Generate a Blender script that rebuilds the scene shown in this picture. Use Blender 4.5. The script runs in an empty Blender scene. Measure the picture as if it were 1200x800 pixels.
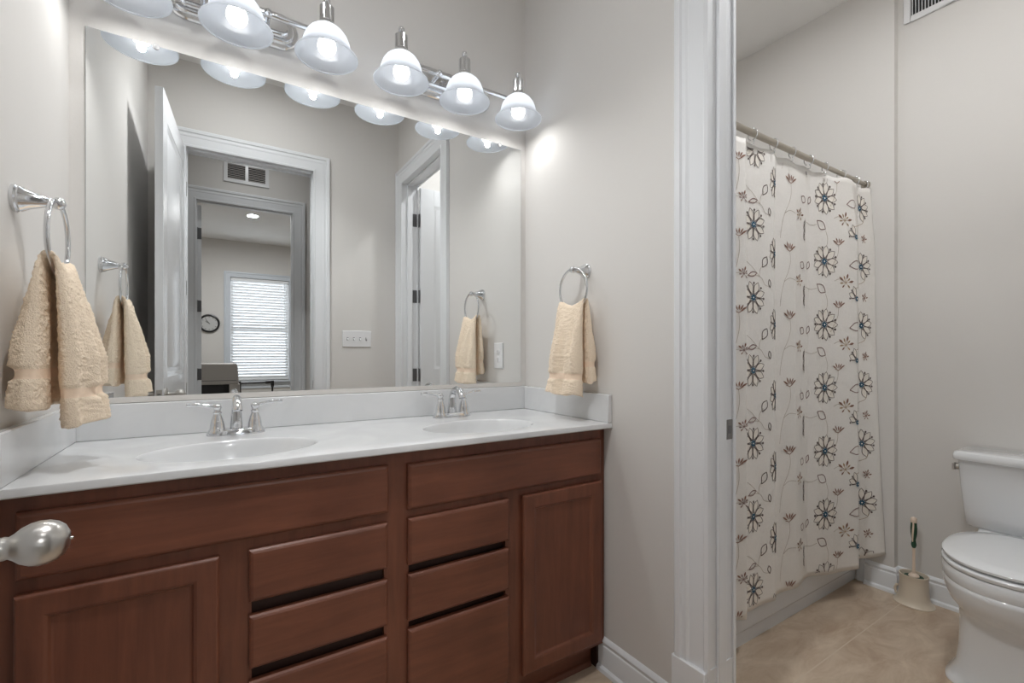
import bpy, bmesh, math, random
from math import sin, cos, pi, radians as R, sqrt, atan2
from mathutils import Vector, Matrix, noise
random.seed(7)
sc = bpy.context.scene
COL = sc.collection

# ------------------------------------------------------------------ camera, world, exposure
cam = bpy.data.cameras.new('camera')
cam_o = bpy.data.objects.new('camera', cam); COL.objects.link(cam_o)
cam.sensor_fit = 'HORIZONTAL'; cam.sensor_width = 36; cam.lens = 541.26 / 1200 * 36
cam.shift_x = 0.7 / 1200; cam.shift_y = 15.3 / 1200
cam.clip_start = 0.02
cam_o.location = (-1.2223, -1.7952, 1.174)
cam_o.rotation_euler = (R(90), 0, R(-32.528))
sc.camera = cam_o

world = bpy.data.worlds.new('world'); sc.world = world; world.use_nodes = True
bg = world.node_tree.nodes['Background']
bg.inputs[0].default_value = (0.86, 0.93, 1.0, 1); bg.inputs[1].default_value = 7.0

vs = sc.view_settings
vs.view_transform = 'Standard'; vs.look = 'None'; vs.gamma = 1; vs.use_curve_mapping = False
vs.exposure = 0.0
sc.cycles.use_denoising = True
sc.cycles.max_bounces = 14; sc.cycles.diffuse_bounces = 9; sc.cycles.glossy_bounces = 6
sc.cycles.sample_clamp_indirect = 4.0

BULB = 8.0           # radiance of the six vanity bulbs
SPOT = 1.9           # watts thrown out of each shade's open mouth
FILL_BATH, DOWN_TUB, FILL_WC, FILL_HALL, DOWN_FAR = 225.0, 55.0, 390.0, 90.0, 1200.0   # radiance of the recessed lights; only the far room's is seen, the rest added
FILL_BEAM = 40.0      # watts of an added downward fill beam over the bathroom floor

# ------------------------------------------------------------------ materials
MATS = {}
def nt(name):
    m = bpy.data.materials.new(name); m.use_nodes = True; MATS[name] = m
    return m, m.node_tree, m.node_tree.nodes['Principled BSDF']
def mat(name, col, rough=.5, metal=0, bump=None, var=None, coat=0, spec=None):
    """procedural material: colour with a little noise variation and optional noise bump (scale, strength)"""
    m, t, b = nt(name)
    b.inputs['Roughness'].default_value = rough; b.inputs['Metallic'].default_value = metal
    b.inputs['Coat Weight'].default_value = coat
    if spec is not None: b.inputs['Specular IOR Level'].default_value = spec
    tc = t.nodes.new('ShaderNodeTexCoord')
    if var is None: var = (6, .03)
    n = t.nodes.new('ShaderNodeTexNoise'); n.inputs['Scale'].default_value = var[0]; n.inputs['Detail'].default_value = 3
    t.links.new(tc.outputs['Object'], n.inputs['Vector'])
    mx = t.nodes.new('ShaderNodeMix'); mx.data_type = 'RGBA'
    lo = [c * (1 - var[1]) for c in col]; hi = [min(1, c * (1 + var[1])) for c in col]
    mx.inputs[6].default_value = (*lo, 1); mx.inputs[7].default_value = (*hi, 1)
    t.links.new(n.outputs[0], mx.inputs[0]); t.links.new(mx.outputs[2], b.inputs['Base Color'])
    if bump:
        n2 = t.nodes.new('ShaderNodeTexNoise'); n2.inputs['Scale'].default_value = bump[0]; n2.inputs['Detail'].default_value = 2
        t.links.new(tc.outputs['Object'], n2.inputs['Vector'])
        bp = t.nodes.new('ShaderNodeBump'); bp.inputs['Strength'].default_value = bump[1]; bp.inputs['Distance'].default_value = .002
        t.links.new(n2.outputs[0], bp.inputs['Height']); t.links.new(bp.outputs[0], b.inputs['Normal'])
    return m
def emit(name, col, s):
    m, t, b = nt(name)
    b.inputs['Base Color'].default_value = (*col, 1)
    b.inputs['Emission Color'].default_value = (*col, 1); b.inputs['Emission Strength'].default_value = s
    return m
def wood(name, horizontal):
    m, t, b = nt(name)
    tc = t.nodes.new('ShaderNodeTexCoord'); mp = t.nodes.new('ShaderNodeMapping')
    mp.inputs['Scale'].default_value = (1.2, 14, 14) if horizontal else (14, 14, 1.2)
    t.links.new(tc.outputs['Object'], mp.inputs['Vector'])
    n = t.nodes.new('ShaderNodeTexNoise'); n.inputs['Scale'].default_value = 3.2; n.inputs['Detail'].default_value = 8; n.inputs['Roughness'].default_value = .62
    n.inputs['Distortion'].default_value = .6
    t.links.new(mp.outputs[0], n.inputs['Vector'])
    n2 = t.nodes.new('ShaderNodeTexNoise'); n2.inputs['Scale'].default_value = 5; n2.inputs['Detail'].default_value = 4
    t.links.new(tc.outputs['Object'], n2.inputs['Vector'])
    ad = t.nodes.new('ShaderNodeMix'); ad.data_type = 'FLOAT'; ad.inputs[0].default_value = .42
    t.links.new(n.outputs[0], ad.inputs[2]); t.links.new(n2.outputs[0], ad.inputs[3])
    cr = t.nodes.new('ShaderNodeValToRGB')
    e = cr.color_ramp.elements
    e[0].position = .3; e[0].color = (.106, .034, .0185, 1)
    e[1].position = .7; e[1].color = (.208, .0715, .038, 1)
    t.links.new(ad.outputs[0], cr.inputs[0]); t.links.new(cr.outputs[0], b.inputs['Base Color'])
    b.inputs['Roughness'].default_value = .38
    return m

WALL = mat('wall_paint', (.675, .656, .632), .75, bump=(160, .10), var=(2, .015))
CEIL = mat('ceiling_paint', (.80, .79, .775), .85, bump=(140, .08))
TRIM = mat('trim_paint', (.76, .775, .795), .32, var=(3, .01))
DOORP = mat('door_paint', (.76, .775, .795), .22, var=(3, .01))
WOODH = wood('stained_maple_across', True)
WOODV = wood('stained_maple_upright', False)
WOODD = mat('stained_maple_shaded', (.035, .014, .009), .5, var=(9, .2))  # maple darkened to carry the shade of drawer gaps and cabinet interior
CHROME = mat('chrome', (.74, .75, .765), .06, 1, var=(4, .01))
NICKEL = mat('satin_nickel', (.60, .58, .55), .28, 1, var=(30, .04))
STEEL = mat('hinge_steel', (.32, .31, .30), .4, 1, var=(30, .05))
PORC = mat('porcelain', (.76, .775, .79), .10, coat=.4, var=(3, .01))
TUBM = mat('tub_enamel', (.68, .70, .725), .14, coat=.3, var=(3, .01))
PLAST = mat('white_plastic', (.78, .78, .79), .3, var=(4, .01))
PLASTD = mat('plastic_slot', (.16, .16, .17), .5)
TERRY = mat('terry_cotton', (.92, .745, .585), .95, bump=(420, 1.0), var=(260, .16), spec=.1)
TERRYB = mat('terry_band', (.89, .705, .545), .8, bump=(200, .2), var=(90, .06), spec=.1)
CURT = mat('curtain_linen', (.79, .765, .73), .9, bump=(300, .25), var=(120, .035), spec=.1)
T_DARK = mat('thread_charcoal', (.15, .12, .11), .85)
T_BLUE = mat('thread_blue', (.035, .105, .17), .85)
T_BROWN = mat('thread_brown', (.27, .15, .11), .85)
T_PLUM = mat('thread_plum', (.26, .17, .16), .85)
T_VINE = mat('thread_vine', (.46, .40, .34), .85)
T_GOLD = mat('thread_tan', (.42, .30, .19), .85)
T_CREAM = mat('petal_cream', (.80, .755, .69), .9)
BEIGE = mat('beige_plastic', (.66, .58, .47), .35, var=(5, .02))
GREEN = mat('green_rubber', (.012, .06, .03), .5)
CREAM = mat('cream_plastic', (.76, .62, .50), .4)
BLACK = mat('black_plastic', (.012, .012, .014), .35)
GREYM = mat('grey_machine', (.46, .44, .42), .45)
CLOCKF = mat('clock_face', (.55, .55, .54), .5)
CARPET = mat('carpet', (.38, .34, .29), .95, bump=(200, .6), var=(40, .1))
SLAT = mat('blind_slat', (.86, .87, .88), .5)
BLUETRIM = mat('window_trim_paint', (.60, .64, .69), .35)
RODM = mat('rod_metal', (.50, .46, .40), .38, 1, var=(8, .04))

def marble():
    m, t, b = nt('cultured_marble')
    tc = t.nodes.new('ShaderNodeTexCoord')
    n = t.nodes.new('ShaderNodeTexNoise'); n.inputs['Scale'].default_value = 3.5; n.inputs['Detail'].default_value = 5; n.inputs['Distortion'].default_value = 1.6
    t.links.new(tc.outputs['Object'], n.inputs['Vector'])
    cr = t.nodes.new('ShaderNodeValToRGB'); e = cr.color_ramp.elements
    e[0].position = .38; e[0].color = (.655, .665, .675, 1); e[1].position = .62; e[1].color = (.715, .722, .73, 1)
    t.links.new(n.outputs[0], cr.inputs[0]); t.links.new(cr.outputs[0], b.inputs['Base Color'])
    b.inputs['Roughness'].default_value = .16; b.inputs['Coat Weight'].default_value = .3
    return m
MARBLE = marble()

def tile():
    m, t, b = nt('floor_tile')
    tc = t.nodes.new('ShaderNodeTexCoord')
    mp = t.nodes.new('ShaderNodeMapping'); mp.inputs['Location'].default_value = (.126 + 6, .945 + .61 * 6, 0)
    t.links.new(tc.outputs['Object'], mp.inputs['Vector'])
    br = t.nodes.new('ShaderNodeTexBrick'); br.offset = .4; br.offset_frequency = 2
    br.inputs['Scale'].default_value = 1; br.inputs['Mortar Size'].default_value = .0025
    br.inputs['Brick Width'].default_value = 6.0; br.inputs['Row Height'].default_value = .61
    br.inputs['Color1'].default_value = (1, 1, 1, 1); br.inputs['Color2'].default_value = (.93, .93, .93, 1)
    br.inputs['Mortar'].default_value = (0, 0, 0, 1)
    t.links.new(mp.outputs[0], br.inputs['Vector'])
    mp2 = t.nodes.new('ShaderNodeMapping'); mp2.inputs['Scale'].default_value = (2.6, 5.5, 1); mp2.inputs['Rotation'].default_value = (0, 0, .5)
    t.links.new(tc.outputs['Object'], mp2.inputs['Vector'])
    n = t.nodes.new('ShaderNodeTexNoise'); n.inputs['Scale'].default_value = 2.0; n.inputs['Detail'].default_value = 9; n.inputs['Roughness'].default_value = .66; n.inputs['Distortion'].default_value = .7
    t.links.new(mp2.outputs[0], n.inputs['Vector'])
    cr = t.nodes.new('ShaderNodeValToRGB'); e = cr.color_ramp.elements
    e[0].position = .33; e[0].color = (.40, .295, .21, 1); e[1].position = .66; e[1].color = (.58, .475, .365, 1)
    t.links.new(n.outputs[0], cr.inputs[0])
    mx = t.nodes.new('ShaderNodeMix'); mx.data_type = 'RGBA'
    mx.inputs[7].default_value = (.56, .47, .37, 1)
    t.links.new(br.outputs['Fac'], mx.inputs[0]); t.links.new(cr.outputs[0], mx.inputs[6])
    t.links.new(mx.outputs[2], b.inputs['Base Color'])
    b.inputs['Roughness'].default_value = .42
    return m
TILE = tile()

def mirror_mat():
    m, t, b = nt('mirror_silver')
    b.inputs['Base Color'].default_value = (.90, .915, .915, 1); b.inputs['Metallic'].default_value = 1; b.inputs['Roughness'].default_value = 0
    return m
MIRROR = mirror_mat()

def frosted():
    m = bpy.data.materials.new('frosted_glass'); m.use_nodes = True
    t = m.node_tree; t.nodes.clear()
    o = t.nodes.new('ShaderNodeOutputMaterial'); tr = t.nodes.new('ShaderNodeBsdfTranslucent'); df = t.nodes.new('ShaderNodeBsdfDiffuse'); gl = t.nodes.new('ShaderNodeBsdfGlossy')
    tr.inputs[0].default_value = (.86, .89, .93, 1); df.inputs[0].default_value = (.78, .80, .83, 1); gl.inputs['Roughness'].default_value = .15
    a = t.nodes.new('ShaderNodeMixShader'); a.inputs[0].default_value = .13; c = t.nodes.new('ShaderNodeMixShader'); c.inputs[0].default_value = .06
    t.links.new(tr.outputs[0], a.inputs[1]); t.links.new(df.outputs[0], a.inputs[2]); t.links.new(a.outputs[0], c.inputs[1]); t.links.new(gl.outputs[0], c.inputs[2]); t.links.new(c.outputs[0], o.inputs[0])
    return m
FROST = frosted()
def glass_mat():
    m, t, b = nt('window_glass')
    b.inputs['Transmission Weight'].default_value = 1; b.inputs['Roughness'].default_value = 0; b.inputs['IOR'].default_value = 1.05
    return m
GLASS = glass_mat()
def clearp():
    m, t, b = nt('clear_plastic')
    b.inputs['Base Color'].default_value = (.9, .9, .9, 1); b.inputs['Transmission Weight'].default_value = .6; b.inputs['Roughness'].default_value = .1
    return m
CLEAR = clearp()
EDGE = mat('glass_edge', (.40, .43, .43), .2)
CHAN = mat('channel_paint', (.66, .635, .605), .4)
HINGE = mat('dark_hinge', (.11, .11, .115), .45, .2)
BULBM = emit('lit_bulb', (1.0, .995, .985), BULB)

# ------------------------------------------------------------------ helpers
def tag(o, label=None, cat=None, group=None, kind=None):
    if label: o['label'] = label
    if cat: o['category'] = cat
    if group: o['group'] = group
    if kind: o['kind'] = kind
    return o
def thing(name, loc, label, cat, group=None, kind=None):
    o = bpy.data.objects.new(name, None); COL.objects.link(o); o.location = loc; o.empty_display_size = .05
    return tag(o, label, cat, group, kind)

class MB:
    """collects shapes in one bmesh, built as ONE mesh object"""
    def __init__(s): s.bm = bmesh.new(); s.mi = 0
    def _f(s, vs):
        try:
            f = s.bm.faces.new(vs); f.material_index = s.mi; return f
        except ValueError: return None
    def box(s, x0, x1, y0, y1, z0, z1, M=None):
        P = [(x, y, z) for z in (z0, z1) for y in (y0, y1) for x in (x0, x1)]
        v = [s.bm.verts.new(M @ Vector(p) if M else p) for p in P]
        for q in ((0, 2, 3, 1), (4, 5, 7, 6), (0, 1, 5, 4), (2, 6, 7, 3), (0, 4, 6, 2), (1, 3, 7, 5)): s._f([v[i] for i in q])
        return s
    def loft(s, rings, cap0=True, cap1=True, close=True):
        """rings: list of equal-length point lists"""
        V = [[s.bm.verts.new(p) for p in r] for r in rings]
        n = len(V[0])
        for a, b in zip(V, V[1:]):
            for i in range(n if close else n - 1):
                j = (i + 1) % n; s._f([a[i], a[j], b[j], b[i]])
        if cap0: s._f(list(reversed(V[0])))
        if cap1: s._f(V[-1])
        return s
    def lathe(s, prof, c=(0, 0, 0), axis='z', seg=28, cap0=True, cap1=True, M=None):
        c = Vector(c); rings = []
        for r, h in prof:
            ring = []
            for i in range(seg):
                a = 2 * pi * i / seg; u, v = max(r, 1e-5) * cos(a), max(r, 1e-5) * sin(a)
                p = {'z': (u, v, h), 'x': (h, u, v), 'y': (v, h, u)}[axis]
                p = Vector(p)
                if M: p = M @ p
                ring.append(c + p)
            rings.append(ring)
        return s.loft(rings, cap0, cap1)
    def tube(s, pts, r, seg=12, cap=True):
        pts = [Vector(p) for p in pts]; n = len(pts); rings = []
        rr = r if isinstance(r, (list, tuple)) else [r] * n
        prev = None
        for i, p in enumerate(pts):
            t = (pts[min(i + 1, n - 1)] - pts[max(i - 1, 0)]).normalized()
            if prev is None:
                up = Vector((0, 0, 1)) if abs(t.z) < .9 else Vector((1, 0, 0))
                u = t.cross(up).normalized()
            else: u = (prev - t * prev.dot(t)).normalized()
            prev = u; w = t.cross(u)
            rings.append([p + (u * cos(2 * pi * k / seg) + w * sin(2 * pi * k / seg)) * rr[i] for k in range(seg)])
        return s.loft(rings, cap, cap)
    def torus(s, c, R_, r, axis='x', seg=48, ms=12):
        c = Vector(c); rings = []
        for i in range(seg + 1):
            a = 2 * pi * i / seg; ring = []
            for k in range(ms):
                b = 2 * pi * k / ms; q = R_ + r * cos(b); h = r * sin(b)
                p = {'x': (h, q * cos(a), q * sin(a)), 'y': (q * cos(a), h, q * sin(a)), 'z': (q * cos(a), q * sin(a), h)}[axis]
                ring.append(c + Vector(p))
            rings.append(ring)
        return s.loft(rings, False, False)
    def sweep(s, path, prof, close=True):
        """path(w,t)->list of points for a profile point: mitred moulding; prof: list of (w,t)"""
        rings = list(zip(*[path(w, t) for w, t in prof]))
        return s.loft([list(r) for r in rings], True, True, close)
    def build(s, name, m, parent=None, smooth=None, bevel=0, bseg=2, org=None):
        bmesh.ops.remove_doubles(s.bm, verts=s.bm.verts, dist=1e-6)
        bmesh.ops.recalc_face_normals(s.bm, faces=s.bm.faces)
        me = bpy.data.meshes.new(name)
        if org is None: org = parent.get('org0', None) if parent is not None else None
        off = Vector((0, 0, 0))
        if parent is not None:
            off = WL(parent)
        bmesh.ops.translate(s.bm, verts=s.bm.verts, vec=-off)
        s.bm.to_mesh(me); s.bm.free()
        for k in (m if isinstance(m, (list, tuple)) else [m]): me.materials.append(k)
        o = bpy.data.objects.new(name, me); COL.objects.link(o)
        if parent is not None: o.parent = parent
        if smooth:
            for p in me.polygons: p.use_smooth = True
            me.set_sharp_from_angle(angle=R(smooth))
        if bevel:
            b = o.modifiers.new('bevel', 'BEVEL'); b.width = bevel; b.segments = bseg; b.limit_method = 'ANGLE'; b.angle_limit = R(50)
            if not smooth:
                for p in me.polygons: p.use_smooth = True
                me.set_sharp_from_angle(angle=R(35))
        return o
def WL(o):
    v = Vector(o.location)
    while o.parent is not None: o = o.parent; v = v + Vector(o.location)
    return v
def box(name, m, x0, x1, y0, y1, z0, z1, parent=None, bevel=0, **k):
    return MB().box(x0, x1, y0, y1, z0, z1).build(name, m, parent, bevel=bevel, **k)
def copy_tree(o, parent=None):
    c = o.copy(); COL.objects.link(c)
    if parent is not None: c.parent = parent
    for ch in list(o.children): copy_tree(ch, c)
    return c
def struct(o, label, cat):
    return tag(o, label, cat, kind='structure')
def lerp(a, b, t): return a + (b - a) * t
def sstep(t): t = max(0, min(1, t)); return t * t * (3 - 2 * t)
def sell(cx, cy, a, b, n, z, seg=48, af=None):
    """superellipse ring; af: other x radius for the +x half"""
    r = []
    for i in range(seg):
        t = 2 * pi * i / seg; c, d = cos(t), sin(t)
        aa = af if (af is not None and c > 0) else a
        r.append((cx + aa * abs(c) ** (2 / n) * (1 if c >= 0 else -1), cy + b * abs(d) ** (2 / n) * (1 if d >= 0 else -1), z))
    return r

# ------------------------------------------------------------------ dimensions
W = 1.58           # left wall at x = -W; mirror wall at y = 0; partition face at x = 0
ZC = 3.05          # ceiling
DH = 2.508         # door opening height
YS = -1.820        # south wall of the bathroom
EX0, EX1 = -1.393, -.627     # entry opening
HY = -3.00         # hall far wall
HX0, HX1 = -1.377, -.617
BY = -7.10         # bedroom far wall
WY0, WY1 = -1.712, -.960     # opening in the partition (y)
XF, XE = 1.598, 1.645        # furred shower end wall, main east wall
PT = .116          # partition thickness

# ------------------------------------------------------------------ structure
f = box('floor', TILE, -1.70, 1.76, YS - .06, .12, -.1, 0); struct(f, 'beige stone-look tiled floor of the bathroom and toilet room', 'floor')
f = box('floor_hall', CARPET, -2.72, 1.82, -7.22, YS - .06, -.1, 0); struct(f, 'carpeted floor beyond the entry doorway', 'floor')
c = box('ceiling', CEIL, -2.72, 1.82, -7.22, .12, ZC, ZC + .1); struct(c, 'plain pale ceiling above the shower curtain', 'ceiling')

w = box('wall_back', WALL, -1.70, 1.76, 0, .12, 0, ZC); struct(w, 'greige painted wall behind the big vanity mirror', 'wall')
w = box('wall_left', WALL, -1.70, -W, YS - .12, 0, 0, ZC); struct(w, 'greige wall at far left behind the large hanging towel', 'wall')
m = MB()
m.box(0, PT, WY1 + .005, 0, 0, ZC); m.box(0, PT, YS, WY0 - .005, 0, ZC); m.box(0, PT, WY0 - .005, WY1 + .005, DH + .005, ZC)
w = m.build('wall_right', WALL); struct(w, 'greige partition wall between vanity and toilet room doorway', 'wall')
m = MB()
m.box(-W, EX0 - .005, YS - .12, YS, 0, ZC); m.box(EX1 + .005, XE, YS - .12, YS, 0, ZC); m.box(EX0 - .005, EX1 + .005, YS - .12, YS, DH + .005, ZC)
w = m.build('wall_front', WALL); struct(w, 'greige wall with entry doorway and light switches, seen in the mirror', 'wall')
w = box('wall_east', WALL, XE, XE + .11, YS, -.889, 0, ZC); struct(w, 'greige wall behind the toilet and brush', 'wall')
w = box('wall_shower', WALL, XF, XE + .11, -.889, 0, 0, ZC); struct(w, 'greige wall at the right end of the shower curtain', 'wall')
m = MB(); m.box(-2.72, HX0 - .005, HY - .12, HY, 0, ZC); m.box(HX1 + .005, 1.82, HY - .12, HY, 0, ZC); m.box(HX0 - .005, HX1 + .005, HY - .12, HY, DH + .005, ZC)
w = m.build('wall_hall', WALL); struct(w, 'hall wall with air return grille above a doorway, seen in the mirror', 'wall')
m = MB(); wx0, wx1, wz0, wz1 = -1.035, -.165, .735, 2.45
m.box(-2.72, wx0, BY - .12, BY, 0, ZC); m.box(wx1, 1.82, BY - .12, BY, 0, ZC); m.box(wx0, wx1, BY - .12, BY, wz1, ZC); m.box(wx0, wx1, BY - .12, BY, 0, wz0)
w = m.build('wall_bedroom', WALL); struct(w, 'far room wall with clock and window, seen through two doorways in the mirror', 'wall')
w = box('wall_west', WALL, -2.84, -2.72, -7.22, -1.70, 0, ZC); struct(w, 'side wall of the rooms beyond the entry doorway', 'wall')
w = box('wall_southeast', WALL, 1.82, 1.94, -7.22, -1.70, 0, ZC); struct(w, 'other side wall of the rooms beyond the entry doorway', 'wall')
w = box('wall_hall_west', WALL, -2.72, -1.70, YS - .12, YS, 0, ZC); struct(w, 'short hall wall west of the entry doorway', 'wall')

# mouldings -----------------------------------------------------------
CAS = [(-.006, 0), (-.006, .013), (.004, .016), (.010, .013), (.016, .0135), (.055, .0155), (.060, .019), (.066, .020), (.072, .0175), (.080, .018), (.084, .024), (.100, .025), (.106, .021), (.106, 0)]
def casing_y(y, d, x0, x1, h, name, label, mt=TRIM):
    """casing on a wall facing d along y around opening x0..x1"""
    mb = MB()
    def path(w, t): yy = y + d * t; return [(x0 - w, yy, 0), (x0 - w, yy, h + w), (x1 + w, yy, h + w), (x1 + w, yy, 0)]
    mb.sweep(path, CAS)
    o = mb.build(name, mt, smooth=30); return struct(o, label, 'trim')
def casing_x(x, d, y0, y1, h, name, label, zb=0):
    mb = MB()
    def path(w, t): xx = x + d * t; return [(xx, y0 - w, zb), (xx, y0 - w, h + w), (xx, y1 + w, h + w), (xx, y1 + w, zb)]
    mb.sweep(path, CAS)
    o = mb.build(name, TRIM, smooth=30); return struct(o, label, 'trim')
def plate_strike(name, parent, c, axis, mt=STEEL):
    x, y, z = c; mb = MB()
    if axis == 'y': mb.box(x - .014, x + .014, y - .0015, y + .0015, z - .03, z + .03); mb.mi = 1; mb.box(x - .006, x + .006, y - .0022, y - .0012, z - .012, z + .012)
    else: mb.box(x - .0015, x + .0015, y - .014, y + .014, z - .03, z + .03); mb.mi = 1; mb.box(x - .0022, x - .0012, y - .006, y + .006, z - .012, z + .012)
    return mb.build(name, [mt, PLASTD], parent)
def hinge(parent, x, y, z, axis='x', sgn=1):
    """two leaves folded flat with a knuckle"""
    mb = MB(); mb.lathe([(.0065, -.046), (.0065, .046)], (x, y, z), seg=10); mb.lathe([(.004, .046), (.0055, .05), (.003, .054)], (x, y, z), seg=10)
    return mb, parent

# partition doorway
JT = .018
t1 = casing_x(0, -1, WY0, WY1, DH, 'trim_1', 'white moulded casing around the toilet room doorway')
mb = MB(); mb.box(-.027, .0, WY1 - .004, WY1 + .112, 0, .243); mb.box(-.027, .0, WY0 - .112, WY0 + .004, 0, .243)
mb.build('plinth_block', TRIM, t1, bevel=.003)
mb = MB()
mb.box(-.002, PT + .002, WY1, WY1 + .006, .243, DH)
mb.box(-.002, PT + .002, WY0 - .006, WY0, 0, DH); mb.box(-.002, PT + .002, WY0, WY1, DH, DH + .006)
mb.box(-.004, PT + .004, WY1 - .003, WY1 + .006, 0, .243)
jb = mb.build('jamb', TRIM, t1)
mb = MB(); mb.box(.036, .074, WY1 - .011, WY1, 0, DH); mb.box(.036, .074, WY0, WY0 + .011, 0, DH); mb.box(.036, .074, WY0, WY1, DH - .011, DH)
mb.build('door_stop', TRIM, t1, bevel=.003)
plate_strike('strike_plate', t1, (.100, WY1 - .0015, .945), 'y')
casing_x(PT, 1, WY0, WY1, DH, 'trim_2', 'white casing of the doorway on the toilet room side')

# entry doorway
t3 = casing_y(YS, 1, EX0, EX1, DH, 'trim_3', 'white casing of the entry doorway, widest frame in the mirror')
mb = MB(); mb.box(EX0 - .006, EX0, YS - .122, YS + .002, 0, DH); mb.box(EX1, EX1 + .006, YS - .122, YS + .002, 0, DH); mb.box(EX0, EX1, YS - .122, YS + .002, DH, DH + .006)
mb.build('jamb', TRIM, t3)
mb = MB(); mb.box(EX0, EX0 + .011, YS - .08, YS - .042, 0, DH); mb.box(EX1 - .011, EX1, YS - .08, YS - .042, 0, DH); mb.box(EX0, EX1, YS - .08, YS - .042, DH - .011, DH)
mb.build('door_stop', TRIM, t3, bevel=.003)
plate_strike('strike_plate', t3, (EX1 - .0015, YS - .02, .955), 'x')
casing_y(YS - .12, -1, EX0, EX1, DH, 'trim_4', 'white casing of the entry doorway on the hall side')
# hall doorway
t5 = casing_y(HY, 1, HX0, HX1, DH, 'trim_5', 'blue-grey looking casing of the far doorway below the return grille')
mb = MB(); mb.box(HX0 - .006, HX0, HY - .122, HY + .002, 0, DH); mb.box(HX1, HX1 + .006, HY - .122, HY + .002, 0, DH); mb.box(HX0, HX1, HY - .122, HY + .002, DH, DH + .006)
mb.build('jamb', TRIM, t5)
mb = MB(); mb.box(HX0, HX0 + .011, HY - .08, HY - .042, 0, DH); mb.box(HX1 - .011, HX1, HY - .08, HY - .042, 0, DH); mb.box(HX0, HX1, HY - .08, HY - .042, DH - .011, DH)
mb.build('door_stop', TRIM, t5, bevel=.003)

# baseboards
BASE = [(0, 0), (.026, 0), (.026, .006), (.0235, .014), (.017, .019), (.0145, .020), (.0145, .086), (.013, .091), (.0095, .094), (.0095, .102), (.0125, .106), (.010, .112), (.004, .119), (0, .121)]
def base_x(name, x, d, y0, y1, label):
    mb = MB(); mb.loft([[(x + d * t, y, z) for t, z in BASE] for y in (y0, y1)]); return struct(mb.build(name, TRIM, smooth=25), label, 'baseboard')
def base_y(name, y, d, x0, x1, label):
    mb = MB(); mb.loft([[(x, y + d * t, z) for t, z in BASE] for x in (x0, x1)]); return struct(mb.build(name, TRIM, smooth=25), label, 'baseboard')
base_x('baseboard_right', 0, -1, -.508, WY1 + .11, 'white baseboard between vanity and toilet room doorway')
mb = MB()   # wraps the furred wall end: a mitred run
def bpath(t, z): return [(XF - t, -.768, z), (XF - t, -.889 - t, z), (XE - t, -.889 - t, z), (XE - t, YS, z)]
mb.sweep(bpath, BASE); struct(mb.build('baseboard_east', TRIM, smooth=25), 'white baseboard behind toilet and brush', 'baseboard')
base_y('baseboard_front', YS, 1, EX1 + .11, -.03, 'white baseboard under the light switches')

# ------------------------------------------------------------------ doors
def door_slab(name, L, H, label, th=.035):
    """local: x along the width from the hinge, y thickness, z up"""
    root = thing(name, (0, 0, 0), label, 'door', kind='structure')
    mb = MB(); st = .112
    mb.box(0, st, 0, th, .012, H); mb.box(L - st, L, 0, th, .012, H)
    for z0, z1 in ((.012, .24), (.90, 1.06), (H - .13, H)): mb.box(st, L - st, 0, th, z0, z1)
    for z0, z1 in ((.24, .90), (1.06, H - .13)):
        mb.box(st, L - st, .010, th - .010, z0, z1)
        for e, s_ in ((0, 1), (th, -1)):     # sloped sticking and raised field
            a, b = e + s_ * .001, e + s_ * .010
            o = [(st, z0), (L - st, z0), (L - st, z1), (st, z1)]; i = [(st + .022, z0 + .022), (L - st - .022, z0 + .022), (L - st - .022, z1 - .022), (st + .022, z1 - .022)]
            mb.loft([[(x, a, z) for x, z in o], [(x, b, z) for x, z in i]], False, False)
            f_ = [(st + .045, z0 + .045), (L - st - .045, z0 + .045), (L - st - .045, z1 - .045), (st + .045, z1 - .045)]; g_ = [(st + .075, z0 + .075), (L - st - .075, z0 + .075), (L - st - .075, z1 - .075), (st + .075, z1 - .075)]
            mb.loft([[(x, b, z) for x, z in f_], [(x, e + s_ * .004, z) for x, z in g_]], False, True)
    mb.build('door_panel', DOORP, root, bevel=.0015)
    return root
def knob(root, x, z, th=.035):
    for s_, e in ((-1, 0), (1, th)):
        M = Matrix.Identity(3)
        prof = [(.033, 0), (.033, .004), (.029, .008), (.018, .011)]
        mb = MB(); mb.lathe([(r, e + s_ * h) for r, h in prof], (x, 0, z), 'y', 32)
        o = mb.build('rosette', NICKEL, root, smooth=40)
        mb = MB()
        prof = [(.011, .008), (.0095, .016), (.0095, .026), (.0115, .030), (.0118, .034), (.0110, .037), (.0135, .041), (.0180, .046), (.0215, .053), (.0230, .060), (.0226, .067), (.0200, .074), (.0155, .0795), (.0085, .0832), (.002, .0842)]
        rings = []
        for r, h in prof:
            k = 1.0 if h < .026 else 1.0
            rings.append([(x + r * k * cos(2 * pi * i / 36), e + s_ * h, z + r * sin(2 * pi * i / 36)) for i in range(36)])
        mb.loft(rings); kb = mb.build('knob', NICKEL, root, smooth=50)
        if s_ < 0: MB().lathe([(.0018, e + s_ * .0840), (.0014, e + s_ * .0862), (.0004, e + s_ * .0866)], (x, 0, z), 'y', 10).build('lock_button', CHROME, kb, smooth=50)
d1 = door_slab('door_1', .758, 2.492, 'white panelled entry door standing open along the left wall')
knob(d1, .698, .975)
mb = MB(); mb.box(.758, .7595, .005, .030, .944, 1.0); mb.mi = 1; mb.box(.759, .765, .010, .024, .962, .982); mb.build('latch_plate', [NICKEL, STEEL], d1)
for z in (.25, .95, 1.6, 2.23):
    MB().lathe([(.006, z - .045), (.006, z + .045)], (-.003, -.004, 0), seg=10).build('hinge', STEEL, d1)
d1.location = (-1.394, YS + .004, 0); d1.rotation_euler = (0, 0, atan2(.756, -.050))

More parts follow.
